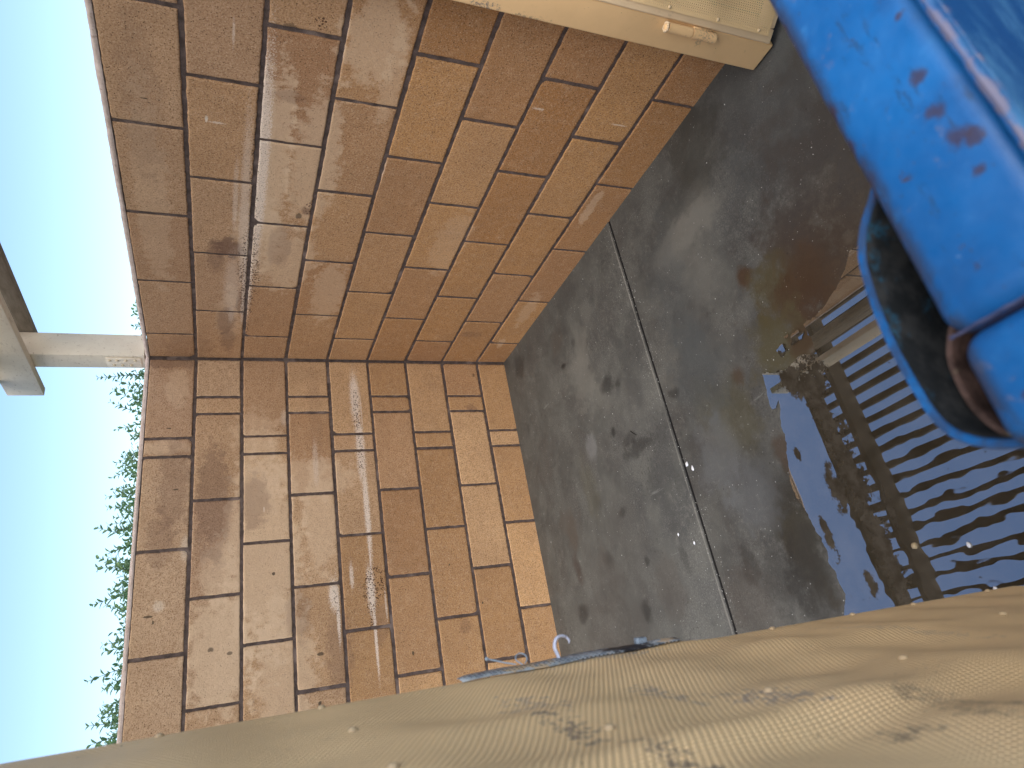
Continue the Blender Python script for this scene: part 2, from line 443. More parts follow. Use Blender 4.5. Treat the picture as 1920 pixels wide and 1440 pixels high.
M = {}
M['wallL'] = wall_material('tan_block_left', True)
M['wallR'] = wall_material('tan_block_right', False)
M['mortar'] = mortar_material()
M['cap'] = cap_material()
M['concrete'] = concrete_material()
TAN = (0.80, 0.58, 0.315)
M['post'] = steel_paint('tan_post_paint', (0.80, 0.53, 0.27), scuffs=[
    ((-.13, -2.10, .88), (.05, .02, .03), .9, (0.08, 0.09, 0.13)), ((-.13, -2.10, .76), (.05, .012, .05), .7, (0.12, 0.10, 0.10)),
    ((-.14, -2.18, .25), (.03, .03, .03), .6, (.12, .11, .11))])
GZ = (0.13, 0.15, 0.20)
M['sheet'] = steel_paint('tan_perforated_paint', TAN, scuffs=[
    ((.24, 0, 1.186 - .05), (.05, .2, .022), .55, GZ), ((.345, 0, 1.148), (.045, .2, .012), .8, (.05, .06, .09)), ((.27, 0, 1.01), (.05, .2, .015), .6, GZ), ((.375, 0, .968), (.05, .2, .02), .75, GZ),
    ((.486, 0, 1.136), (.06, .2, .01), .8, (.04, .05, .08)), ((.50, 0, .90), (.05, .2, .018), .6, (.07, .06, .06)), ((.55, 0, .93), (.03, .2, .01), .6, (.06, .05, .05)), ((.53, 0, .99), (.02, .2, .02), .7, (.05, .05, .06)),
    ((.01, 0, .90), (.03, .2, .05), .8, (.25, .29, .34)), ((.01, 0, 1.03), (.014, .2, .09), .6, (.3, .33, .36)), ((.22, 0, .60), (.1, .2, .01), .3, GZ), ((.42, 0, 1.40), (.02, .2, .01), .5, GZ)])
M['frame'] = steel_paint('tan_frame_paint', (0.80, 0.60, 0.38))
M['zinc'] = steel_paint('worn_galvanised_steel', (0.34, 0.42, 0.50), dirt=(0.10, 0.08, 0.08), scuffs=[((.0, 0, .87), (.05, .2, .03), .9, (.05, .05, .06))], rough=.55)
def zinc_edge():
    t = NT('torn_perforated_zinc', 0.5, 0.4)
    a = t.noise(70, 5, .7)
    c = t.mix(t.rng(a, .35, .65), (0.20, 0.24, 0.28), (0.46, 0.51, 0.54))
    c = t.mix(t.rng(t.noise(24, 4, .7, w=3), .52, .60, 0, .9), c, (0.56, 0.42, 0.26))
    c = t.mix(t.blob((0, 0, .875), (.05, .2, .035), a, 1.5, .4), c, (0.03, 0.03, 0.035))
    d, _ = t.vor(150, rnd=.15)
    c = t.mix(t.math('MULTIPLY', t.rng(d, .34, .26), .85), c, (0.03, 0.03, 0.035))
    return t.done(c, None, t.bump(a, .5, .002))
M['zinc_edge'] = zinc_edge()
M['timber'] = None

def timber():
    t = NT('painted_timber', 0.7, 0.25)
    g = t.noise(9, 6, 0.65, stretch=(1, 1, 1))
    f = t.noise(60, 4, 0.7, w=4)
    c = t.mix(t.rng(g, 0.35, 0.7, 0, .4), (0.78, 0.69, 0.56), (0.64, 0.53, 0.41))
    c = t.mix(t.rng(f, 0.60, 0.70, 0, .7), c, (0.36, 0.24, 0.14))
    c = t.mix(t.rng(t.noise(70, 5, .8, w=18, stretch=(1, .12, .5)), .56, .66, 0, .4), c, (0.40, 0.32, 0.24))
    c = t.mix(t.rng(t.noise(28, 6, .8, w=8, stretch=(1, .35, .6)), 0.64, 0.70, 0, .6), c, (0.30, 0.21, 0.14))
    return t.done(c, None, t.bump(f, 0.3, 0.002))
M['timber'] = timber()

def blue_paint():
    t = NT('blue_dumpster_paint', 0.42, 0.4)
    a = t.noise(9, 5, 0.6)
    b = t.noise(55, 5, 0.7, w=3)
    brk = t.noise(75, 5, 0.7, w=5)
    sep0 = t.n('ShaderNodeSeparateXYZ'); t.t.links.new(t.P, sep0.inputs[0])
    c = t.mix(t.rng(a, 0.35, 0.68), (0.003, 0.073, 0.24), (0.006, 0.106, 0.32))
    c = t.mix(t.rng(b, 0.58, 0.75, 0, .35), c, (0.03, 0.18, 0.42))
    c = t.mix(t.rng(t.noise(26, 5, .7, w=9), 0.62, 0.68, 0, .5), c, (0.11, 0.12, 0.18))
    c = t.mix(t.rng(t.noise(18, 5, .65, w=61), .52, .70, 0, .55), c, (0.003, 0.055, 0.19))
    c = t.mix(t.rng(t.noise(120, 4, .7, w=63), .68, .76, 0, .3), c, (0.20, 0.30, 0.42))
    c = t.mix(t.rng(t.noise(70, 5, .75, w=65), .63, .70, 0, .6), c, (0.03, 0.03, 0.05))
    c = t.mix(t.rng(t.noise(42, 6, .8, w=71, stretch=(.25, 1, 1)), .60, .66, 0, .55), c, (0.012, 0.035, 0.085))
    c = t.mix(t.rng(t.noise(55, 5, .75, w=73), .66, .70, 0, .8), c, (0.05, 0.028, 0.022))
    # dirt and rust gathered on the outer arris
    ed = t.math('MULTIPLY', t.rng(sep0.outputs['Y'], -2.853, -2.842), t.rng(t.noise(30, 5, .7, w=67), .40, .56))
    c = t.mix(t.math('MULTIPLY', ed, .75), c, (0.022, 0.040, 0.090))
    rust = (0.035, 0.022, 0.035)
    # inside panel: scraped, lighter streaks
    sep = t.n('ShaderNodeSeparateXYZ'); t.t.links.new(t.P, sep.inputs[0])
    inside = t.math('MULTIPLY', t.rng(sep.outputs['Y'], -2.921, -2.927), 1.0)
    stre = t.noise(14, 6, 0.75, stretch=(1, 1, 3.2), w=2)
    c = t.mix(inside, c, t.mix(t.rng(stre, .40, .68), (0.006, 0.050, 0.16), (0.045, 0.14, 0.27)))
    spots = [((-1.375, -2.897, 1.08), .007), ((-1.402, -2.893, 1.08), .008), ((-1.425, -2.897, 1.08), .010), ((-1.432, -2.903, 1.08), .008), ((-1.452, -2.896, 1.08), .006), ((-1.33, -2.905, 1.08), .004),
             ((-1.376, -2.838, 1.075), .009), ((-1.41, -2.833, 1.07), .012), ((-1.345, -2.836, 1.07), .010), ((-1.30, -2.834, 1.07), .010), ((-1.25, -2.834, 1.07), .008), ((-1.575, -2.858, 1.08), .005), ((-1.59, -2.868, 1.08), .009), ((-1.50, -2.87, 1.08), .004)]
    for p, r in spots:
        c = t.mix(t.math('MULTIPLY', t.blob(p, (r * .62, r * .62, .02), brk, 1.9, .6), .8), c, rust)
    # weld seam across the rail
    m = t.blob((-1.528, -2.868, 1.08), (.0022, .055, .02), brk, .8, .5)
    c = t.mix(t.math('MULTIPLY', m, .75), c, (0.05, 0.035, 0.05))
    for x, w_ in ((-1.40, .12), (-1.25, .1), (-1.5, .1)):  # thin pale highlight painted along the worn inner lip
        m = t.blob((x, -2.9235, 1.087), (w_, .0022, .012), brk, 2.6, .4)
        c = t.mix(t.math('MULTIPLY', m, .7), c, (0.12, 0.11, 0.16))
    return t.done(c, t.rng(b, .3, .7, .36, .55), t.bump(a, 0.3, 0.004))
M['blue'] = blue_paint()

def rust_metal():
    t = NT('rusty_steel', 0.75, 0.3)
    a = t.noise(40, 6, 0.7)
    c = t.mix(t.rng(a, .35, .65), (0.022, 0.012, 0.010), (0.10, 0.062, 0.054))
    c = t.mix(t.rng(t.noise(22, 4, w=4), .52, .62), c, (0.20, 0.19, 0.12))
    return t.done(c, None, t.bump(a, .6, .002))
M['rust'] = rust_metal()

def plain(name, col, rough=.6, spec=.3, nz=0.2):
    t = NT(name, rough, spec)
    a = t.noise(80, 4, .6)
    c = t.mix(t.rng(a, .35, .65, 0, nz), col, tuple(q * .5 for q in col))
    return t.done(c)

def pocket_shade():
    t = NT('painted_pocket_shade', 0.7, 0.3)  # near-black colour stands in for the blocked light inside the guard pocket
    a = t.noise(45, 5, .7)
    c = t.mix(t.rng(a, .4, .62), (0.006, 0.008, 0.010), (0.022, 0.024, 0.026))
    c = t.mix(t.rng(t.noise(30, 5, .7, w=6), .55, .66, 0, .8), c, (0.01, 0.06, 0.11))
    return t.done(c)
M['pocket_shade'] = pocket_shade()
M['slat'] = plain('dark_slat', (0.045, 0.036, 0.026), .9, .1)  # slat and joist undersides darkened in colour so bounce light stays out of the reflection

# ------------------------------------------------------------------ ground and floor
def ground_mat():
    t = NT('asphalt', 0.9, 0.2)
    a = t.noise(3, 5, .6); f = t.noise(200, 3, .7)
    c = t.mix(t.rng(a, .3, .7), (0.04, 0.04, 0.04), (0.07, 0.068, 0.064))
    c = t.mix(t.rng(f, .5, .7, 0, .5), c, (0.14, 0.135, 0.13))
    return t.done(c, None, t.bump(f, .5, .004))
g = MB(); g.box(-400, 400, -400, 400, -.30, -.10)
tag(g.build('ground', ground_mat()), kind='structure')

JY = -1.243
fl = MB()
def slab(y0, y1, x0, x1):
    """slab top with rounded arris along the joint"""
    fl.box(x0, x1, y0, y1, -.12, 0, .0018, 2)
slab(JY + .0064, .19, -3.6, .19)
slab(-6.0, JY - .0064, -3.6, 3.0)
fo = fl.build('floor', M['concrete'], smooth=True)
tag(fo, kind='structure')
jf = MB(); jf.box(-3.6, .0, JY - .02, JY + .02, -.118, -.0035)  # near-black strip painted in for the shade deep in the open joint
tag(jf.build('joint_shade_strip', plain('joint_shade', (0.007, 0.006, 0.006), .95)), kind='structure')

# ------------------------------------------------------------------ block walls
B = 0.2032; ZF = -0.040; FACE = 0.0
def block_field(name, courses, to_world, mat, parent, depth=0.009):
    """every block its own rounded, slightly chipped face; one mesh"""
    V, F, T, W, CN = [], [], [], [], []
    rr = random.Random(11 if name == 'l' else 23)
    base = 0
    for k, a0, a1 in courses:
        z0 = ZF + (k - 1) * B + .0071 + rr.uniform(-.0012, .0012)
        z1 = ZF + k * B - .0071 + rr.uniform(-.0012, .0012)
        b0 = a0 + .0066 + rr.uniform(-.0012, .0012); b1 = a1 - .0066 + rr.uniform(-.0012, .0012)
        nu = max(8, int((b1 - b0) / .0115)); nv = 17
        us = np.linspace(0, 1, nu); vs = np.linspace(0, 1, nv)
        # tighter rows at the rim
        us = np.concatenate([[0, .0025 / (b1 - b0), .006 / (b1 - b0)], us[1:-1], [1 - .006 / (b1 - b0), 1 - .0025 / (b1 - b0), 1]])
        vs = np.concatenate([[0, .012, .03], vs[1:-1], [1 - .03, 1 - .012, 1]])
        nu, nv = len(us), len(vs)
        tilt = rr.uniform(-.0012, .0012); push = rr.uniform(-.0012, .0008); sd = rr.uniform(0, 90)
        tone = rr.random(); wt = min(1, max(0, (k - 4.2) / 4.5 + rr.uniform(-.28, .28)))  # second value grows with height: painted sky light on upper courses
        chips = [(rr.choice([0, 1]), rr.choice([0, 1]), rr.uniform(.006, .020)) for _ in range(2)] if rr.random() < .4 else []
        for j, v in enumerate(vs):
            for i, u in enumerate(us):
                a = b0 + (b1 - b0) * u; z = z0 + (z1 - z0) * v
                n1 = noise.noise(Vector((a * 55 + sd, z * 55, k * 3.1))) * .0017 + noise.noise(Vector((a * 160 + sd, z * 160, 1.7))) * .0014
                n2 = noise.noise(Vector((z * 60 + sd, a * 60, 8.3))) * .0017 + noise.noise(Vector((a * 150 + sd, z * 150, 5.7))) * .0014
                du = min(u, 1 - u) * (b1 - b0); dv = min(v, 1 - v) * (z1 - z0)
                e = min(du, dv)
                h = push + tilt * (u - .5) + noise.noise(Vector((a * 9, z * 9, sd))) * .0009
                if e < .004: h -= .0020 * (1 - e / .004) ** 2
                for cu, cv, cr in chips:
                    dd = math.hypot((u - cu) * (b1 - b0), (v - cv) * (z1 - z0))
                    if dd < cr: h -= .005 * (1 - dd / cr)
                V.append((a + n1 * (1 if du < .01 else 0), z + n2 * (1 if dv < .01 else 0), h))
        for j in range(nv - 1):
            for i in range(nu - 1):
                q = base + j * nu + i
                F.append((q, q + 1, q + nu + 1, q + nu))
        # skirt
        ring = [i for i in range(nu)] + [j * nu + nu - 1 for j in range(1, nv)] + [(nv - 1) * nu + i for i in range(nu - 2, -1, -1)] + [j * nu for j in range(nv - 2, 0, -1)]
        off = base + nu * nv
        for q in ring:
            x = V[base + q]; V.append((x[0], x[1], -.03))
        m = len(ring)
        for i in range(m):
            F.append((base + ring[(i + 1) % m], base + ring[i], off + i, off + (i + 1) % m))
        cnt = nu * nv + m
        T += [tone] * cnt; W += [wt] * cnt
        base += cnt; CN.append(cnt)
    P = np.array([to_world(*v) for v in V])
    me = np_mesh('blocks', P, F)
    rr2 = random.Random(len(T)); T2 = [rr2.random() for _ in courses]
    T2 = np.repeat(T2, CN)
    for nm, arr in (('tone', T), ('top_light', W), ('tone2', T2)):
        at = me.attributes.new(nm, 'FLOAT', 'POINT'); at.data.foreach_set('value', np.array(arr, dtype=np.float32))
    bm = bmesh.new(); bm.from_mesh(me); bmesh.ops.recalc_face_normals(bm, faces=bm.faces); bm.to_mesh(me); bm.free()
    return link('blocks', me, mat, parent, smooth=True)

LW = 3.30           # length of the back wall
RW = 2.20
cl, cr = [], []
for k in range(1, 10):
    odd = k % 2 == 1
    s = 0.407 if odd else 0.2038
    cl.append((k, 0.004, s)); cl.append((k, s, s + .087))
    a = s + .087
    while a < LW - .01:
        cl.append((k, a, min(a + .4064, LW))); a += .4064
    s = 0.216 if odd else 0.4192
    cr.append((k, 0.0, s)); a = s
    while a < RW - .01:
        cr.append((k, a, min(a + .4064, RW))); a += .4064

def cap(p0, p1, q0, q1, seed):
    """hand-trowelled mortar wash on the wall top: a rounded bar with a wavering arris"""
    V, F = [], []
    along = (p0[0] - p1[0], p0[1] - p1[1]); L = math.hypot(*along); n = int(L / .02)
    prof = [(.001, 0), (-.001, .006), (.001, .012), (.008, .017), (.10, .020), (.19, .016), (.203, .010), (.205, 0)]
    for i in range(n + 1):
        f = i / n
        for j, (d, h) in enumerate(prof):
            w_ = noise.noise(Vector((f * L * 6 + seed, j * .35, 0))) * .003 + noise.noise(Vector((f * L * 30 + seed, j, 3))) * .0022
            V.append((p0[0] + (p1[0] - p0[0]) * f + q0 * (d + (w_ if j < 4 else 0)), p0[1] + (p1[1] - p0[1]) * f + q1 * (d + (w_ if j < 4 else 0)), ZF + 9 * B - .004 + h + (w_ if h > 0 else 0)))
    m = len(prof)
    for i in range(n):
        for j in range(m - 1):
            q = i * m + j
            F.append((q, q + 1, q + m + 1, q + m))
    me = np_mesh('cap', np.array(V), F)
    bm = bmesh.new(); bm.from_mesh(me); bmesh.ops.recalc_face_normals(bm, faces=bm.faces); bm.to_mesh(me); bm.free()
    return me

wl = empty('block_wall', (0, 0, 0))
tag(wl, 'tan block wall below the hedge with a long white scrape and narrow filler blocks', 'wall', 'tan block enclosure walls')
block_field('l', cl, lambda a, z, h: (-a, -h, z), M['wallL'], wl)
mo = MB(); mo.box(-LW, .2, .0038, .20, -.10, ZF + 9 * B - .005); mo.build('mortar', M['mortar'], wl)
link('cap', cap((.20, 0), (-LW, 0), 0, 1, 3.0), M['cap'], wl, smooth=True)
wr = empty('block_wall', (0, 0, 0))
tag(wr, 'tan block wall ending at the steel gate post, with a dark blotch on its upper courses', 'wall', 'tan block enclosure walls')
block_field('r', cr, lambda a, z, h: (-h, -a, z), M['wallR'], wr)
mo = MB(); mo.box(.0038, .20, -RW, .003, -.10, ZF + 9 * B - .005); mo.build('mortar', M['mortar'], wr)
eb = MB(); eb.box(.001, .199, -RW - .004, -RW - .0002, -.09, ZF + 9 * B - .006, .002, 1); eb.build('end_face', M['wallR'], wr)
link('cap', cap((0, -.002), (0, -RW), 1, 0, 9.0), M['cap'], wr, smooth=True)

# ------------------------------------------------------------------ gate post, leaves
pt = empty('gate_post', (-.085, -2.145, 0))
tag(pt, 'tan painted square steel post standing against the side wall beside the hinged gate', 'post')
pb = MB(); pb.box(-.130, -.007, -2.192, -2.102, .004, 1.80, .005, 3)
adopt(pb.build('tube', M['post'], None, smooth=True), pt)
pc = MB(); pc.box(-.132, -.005, -2.194, -2.100, 1.80, 1.812, .003, 2); adopt(pc.build('cap_plate', M['post'], None, smooth=True), pt)

PITCH = .0062
def disp(u, z):
    a = min(1, max(0, (u - .02) / .10))
    d = 0.0
    # quilting between rivets and knocks
    d += a * (.006 * noise.noise(Vector((u * 5.5, z * 4.2, 2.1))) + .003 * noise.noise(Vector((u * 13, z * 9, 7.7))))
    for cu, cz, ru, rz, am in DENTS:
        e = ((u - cu) / ru) ** 2 + ((z - cz) / rz) ** 2
        if e < 9: d += .55 * am * math.exp(-e)
    d += .0022 * math.sin(z / .176 * 2 * math.pi) * min(1, max(0, u / .03))
    return d
DENTS = [(.16, .80, .05, .18, .014), (.19, .30, .06, .30, .012), (.30, .85, .045, .14, -.012), (.30, 1.18, .04, .12, .012), (.44, 1.02, .03, .22, .014), (.50, 1.0, .03, .2, -.010),
         (.015, .82, .03, .06, .012), (.02, .98, .03, .09, .006), (.10, 1.1, .05, .1, .010), (.42, .70, .05, .15, .012), (.6, 1.15, .05, .2, .01)]

def perforated(name, U, H, holes_from=0.0, margin=.006):
    """steel sheet with a staggered hexagonal field of real holes"""
    p = PITCH; rh = p * .30; th = .0015
    dz = p; du = p * math.sqrt(3) / 2
    nu = int((U - 2 * margin) / du); nz = int((H - 2 * margin) / dz)
    iu, iz = np.meshgrid(np.arange(nu), np.arange(nz), indexing='ij')
    cu = margin + (iu + .5) * du; cz = margin + (iz + .5 + .5 * (iu % 2)) * dz
    cu = cu.ravel(); cz = cz.ravel()
    n = len(cu)
    ang = np.arange(6) * math.pi / 3          # hexagon with vertices along u
    ca, sa = np.cos(ang), np.sin(ang)
    Rc = p / math.sqrt(3)
    # coordinates: rings outer(6), inner front(6), inner back(6)
    ou = cu[:, None] + Rc * ca; oz = cz[:, None] + Rc * sa
    hu = cu[:, None] + rh * ca; hz = cz[:, None] + rh * sa
    # smooth displacement sampled on a coarse grid
    gu = np.linspace(-.01, U + .01, 160); gz = np.linspace(-.01, H + .02, 260)
    G = np.array([[disp(a, b) for b in gz] for a in gu])
    def D(u, z):
        x = np.clip((u - gu[0]) / (gu[1] - gu[0]), 0, len(gu) - 1.001); y = np.clip((z - gz[0]) / (gz[1] - gz[0]), 0, len(gz) - 1.001)
        i = x.astype(int); j = y.astype(int); fx = x - i; fy = y - j
        return G[i, j] * (1 - fx) * (1 - fy) + G[i + 1, j] * fx * (1 - fy) + G[i, j + 1] * (1 - fx) * fy + G[i + 1, j + 1] * fx * fy
    V = np.zeros((n, 18, 3))
    V[:, 0:6, 0] = ou; V[:, 0:6, 2] = oz; V[:, 0:6, 1] = D(ou, oz)
    V[:, 6:12, 0] = hu; V[:, 6:12, 2] = hz; V[:, 6:12, 1] = D(hu, hz)
    V[:, 12:18, 0] = hu; V[:, 12:18, 2] = hz; V[:, 12:18, 1] = V[:, 6:12, 1] - th
    q = []
    for j in range(6):
        k = (j + 1) % 6
        q.append((j, k, 6 + k, 6 + j)); q.append((6 + j, 6 + k, 12 + k, 12 + j))
    F = (np.arange(n)[:, None, None] * 18 + np.array(q)[None]).reshape(-1, 4)
    V = V.reshape(-1, 3)
    # plain margins round the field
    ex, ez = [], []
    f0u, f1u = margin, margin + nu * du; f0z, f1z = margin, margin + nz * dz
    V2, F2 = [], []
    def band(u0, u1, z0, z1, a, b):
        base = len(V2)
        for i in range(a + 1):
            for j in range(b + 1):
                uu = u0 + (u1 - u0) * i / a; zz = z0 + (z1 - z0) * j / b
                V2.append((uu, disp(uu, zz) - .0004, zz))
        for i in range(a):
            for j in range(b):
                r = base + i * (b + 1) + j
                F2.append((r, r + b + 1, r + b + 2, r + 1))
    band(0, f0u + .004, 0, H, 2, 300); band(f1u - .003, U, 0, H, 2, 200)
    band(0, U, 0, f0z + .003, 160, 2); band(0, U, f1z - .003, H, 160, 2)
    off = len(V)
    V = np.vstack([V, np.array(V2)]); F = np.vstack([F, np.array(F2) + off])
    me = np_mesh(name, V, F)
    return me

LEN, HT = 1.25, 1.70
sheet_me = perforated('sheet', LEN, HT)
sheet_me.materials.append(M['sheet'])
sheet_me.polygons.foreach_set('use_smooth', [True] * len(sheet_me.polygons))

rv = MB(); rv.ball((0, 0, 0), .0042, (1, .6, 1), 14); rv.cyl((0, -.002, 0), (0, .0005, 0), .0050, .0046, 16)
rivet_src = rv.build('rivet', plain('rivet_paint', (0.62, 0.47, 0.29), .6, .2), None, True)
rivet_me = rivet_src.data
bpy.data.objects.remove(rivet_src)

def gate_leaf(loc, udir, mirror, label, rivets, inset=0.0, z0=0.05):
    g_ = empty('gate', (loc[0], loc[1], z0), (0, 0, math.atan2(udir[1], udir[0])))
    if mirror: g_.scale = (1, -1, 1)
    tag(g_, label, 'gate', 'perforated gate leaves')
    so = bpy.data.objects.new('perforated_sheet', sheet_me); COL.objects.link(so); so.parent = g_
    so.location = (inset, 0, inset)
    fr = MB(); t_ = .0405
    W = LEN + 2 * inset; Hh = HT + 2 * inset
    y1 = -.013 if not inset else -.004
    for a, b in ((0, t_), (W - t_, W)): fr.box(a + .002, b, y1 - .038, y1, 0.002, Hh, .004, 3)
    for a, b in ((.002, t_), (Hh - t_, Hh - .002), (Hh / 2 - .02, Hh / 2 + .02)): fr.box(t_ + .001, W - t_ - .001, y1 - .036, y1 - .001, a, b, .004, 2)
    fr.box(.345, .383, y1 - .036, y1 - .0015, t_ + .001, Hh / 2 - .021, .004, 2)
    fr.box(.345, .383, y1 - .036, y1 - .0015, Hh / 2 + .021, Hh - t_ - .001, .004, 2)
    fr.build('frame', M['frame'], g_, True)
    for u, z in rivets:
        r_ = bpy.data.objects.new('rivet', rivet_me); COL.objects.link(r_); r_.parent = g_
        r_.location = (u + inset, disp(u, z - z0) + .001, z - z0 + 0)
    return g_

a10 = R(10)
lr = [(.010, z) for z in (.14, .342, .490, .665, 1.359, 1.531, 1.70)] + [(.364, z) for z in (.823, 1.003, 1.174, 1.355)] + [(.181, 1.352), (.25, .48)]
gl = gate_leaf((-1.642, -2.14), (-math.sin(a10), -math.cos(a10)), False,
               'bulging tan perforated gate leaf close to the camera with a torn edge exposing grey metal', lr)
# torn hinge-side edge: peeled galvanised strip
tz = MB()
pts = []
k = 26
V, F = [], []
rg = random.Random(3)
for i in range(k + 1):
    z = .845 + (1.185 - .845) * i / k - .05
    f = math.sin(math.pi * min(1, max(0, i / k))) ** .5
    o = -.003 - .0065 * f + rg.uniform(-.0016, .0016) + .003 * noise.noise(Vector((z * 40, 0, 0)))
    V += [(o, disp(.02, z) + .003 + .002 * f, z), (.004, disp(.01, z) + .0045, z), (.020, disp(.02, z) + .0015, z)]
for i in range(k):
    for j in range(2):
        q = i * 3 + j
        F.append((q, q + 1, q + 4, q + 3))
tm = np_mesh('torn_edge', np.array(V), F)
to = link('torn_edge', tm, M['zinc_edge'], gl, True)
md = to.modifiers.new('solid', 'SOLIDIFY'); md.thickness = .0016
tag(to, 'torn grey galvanised edge strip')
cl_ = MB(); cl_.box(-.010, .003, .008, .018, .842, .858, .002, 2)
cl_.build('bracket', M['zinc'], gl, True)
def smooth3(P, n=5):
    P = [Vector(p) for p in P]; out = []
    for i in range(len(P) - 1):
        p0, p1, p2, p3 = P[max(i - 1, 0)], P[i], P[i + 1], P[min(i + 2, len(P) - 1)]
        for k in range(n):
            t = k / n
            out.append(.5 * ((2 * p1) + (-p0 + p2) * t + (2 * p0 - 5 * p1 + 4 * p2 - p3) * t * t + (-p0 + 3 * p1 - 3 * p2 + p3) * t ** 3))
    return out + [P[-1]]
wz = MB()
def curl(pts, r): wz.tube(pts, r, 8)
curl([(-.004, .010, 1.050), (-.010, .013, 1.062), (-.016, .017, 1.074), (-.020, .020, 1.083)], .0010)
wz.ball((-.0205, .0205, 1.085), .0026, n=10)
curl(smooth3([(-.004, .008, 1.040), (-.011, .014, 1.046), (-.017, .019, 1.043), (-.019, .021, 1.036), (-.015, .018, 1.030), (-.009, .013, 1.031), (-.005, .009, 1.036)]), .0009)
wz.build('loose_wire', M['zinc'], gl, True)
# left gate post, behind the leaf
lp = MB(); lp.box(-.095, -.002, -.125, -.058, -.045, 1.75, .005, 2); lp.build('hinge_post', M['post'], gl, True)

b35 = R(35)
rr_ = [(.0085, z) for z in (.03 + .05, .205 + .02, .386, .56, .735, .91, 1.08, 1.25, 1.42, 1.60)]
gr = gate_leaf((-.139, -2.196), (math.sin(b35), -math.cos(b35)), True,
               'tan perforated gate leaf hinged on the steel post beside the blue dumpster', rr_, inset=.020, z0=.022)
hg = MB()
for z0, z1 in ((.215, .292), (.295, .372)):
    hg.cyl((-.144, -2.177, z0), (-.144, -2.177, z1), .0135, n=24)
hg.ball((-.144, -2.177, .374), .0105, (1, 1, .7))
hg.box(-.1385, -.1302, -2.192, -2.160, .226, .290, .002, 1)
ho = hg.build('hinge', M['post'], None, True)
adopt(ho, gr)
weld = MB()
for i in range(12):
    a = i / 12 * 2 * math.pi
    weld.ball((-.144 + math.cos(a) * .011, -2.177 + math.sin(a) * .011, .376 + .001 * (i % 3)), .0042, n=8)
we = weld.build('weld_bead', plain('pale_weld', (.66, .50, .32), .5), None, True)
adopt(we, gr)

# white plastic hook caught on the torn edge
hk = MB()
hp = [(-1.643, -2.137, 1.012), (-1.641, -2.136, 1.020), (-1.636, -2.135, 1.032), (-1.628, -2.135, 1.0345), (-1.619, -2.135, 1.037), (-1.612, -2.135, 1.035), (-1.607, -2.135, 1.031),
      (-1.605, -2.135, 1.024), (-1.607, -2.135, 1.017), (-1.612, -2.135, 1.013), (-1.616, -2.135, 1.0138)]
hs = smooth3(hp)
rr3 = np.interp(np.linspace(0, 1, len(hs)), np.linspace(0, 1, 11), [.0044, .0046, .0040, .0037, .0038, .0039, .0039, .0036, .0032, .0027, .0012])
hk.tube(hs, [float(v) for v in rr3], 12, flat=(1, .6))
ho = hk.build('plastic_hook', plain('white_plastic', (0.62, 0.66, 0.80), .35, .5, .1), None, True)
tag(ho, 'small white plastic hook caught on the torn edge of the near gate sheet', 'hook')

# ------------------------------------------------------------------ puddle
WP = [(-0.955, -1.711), (-0.994, -1.706), (-1.038, -1.697), (-1.063, -1.697), (-1.068, -1.714), (-1.051, -1.732), (-1.080, -1.722), (-1.102, -1.712), (-1.171, -1.700), (-1.241, -1.676), (-1.275, -1.663),
      (-1.322, -1.667), (-1.356, -1.680), (-1.401, -1.686), (-1.424, -1.690), (-1.468, -1.699), (-1.501, -1.691), (-1.55, -1.702), (-1.589, -1.699), (-1.624, -1.677), (-1.68, -1.66), (-1.80, -1.70), (-2.0, -1.80),
      (-2.15, -2.1), (-2.05, -2.6), (-1.7, -2.85), (-1.2, -2.80), (-0.95, -2.55), (-0.80, -2.3), (-0.82, -2.12), (-0.868, -2.06), (-0.90, -1.99), (-0.905, -1.935), (-0.905, -1.908), (-0.961, -1.911), (-0.991, -1.906), (-0.978, -1.852), (-0.987, -1.805), (-0.975, -1.756)]
def rough_loop(P, step, amp, seed):
    out = []
    for i in range(len(P)):
        a, b = Vector(P[i]), Vector(P[(i + 1) % len(P)])
        n = max(1, int((b - a).length / step))
        t = (b - a).normalized(); nr = Vector((-t.y, t.x))
        for k in range(n):
            p = a.lerp(b, k / n)
            q = noise.noise(Vector((p.x * 38 + seed, p.y * 38, 0))) * amp + noise.noise(Vector((p.x * 120 + seed, p.y * 120, 4))) * amp * .6 + noise.noise(Vector((p.x * 330, p.y * 330 + seed, 4))) * amp * .4
            out.append(p + nr * q)
    return out
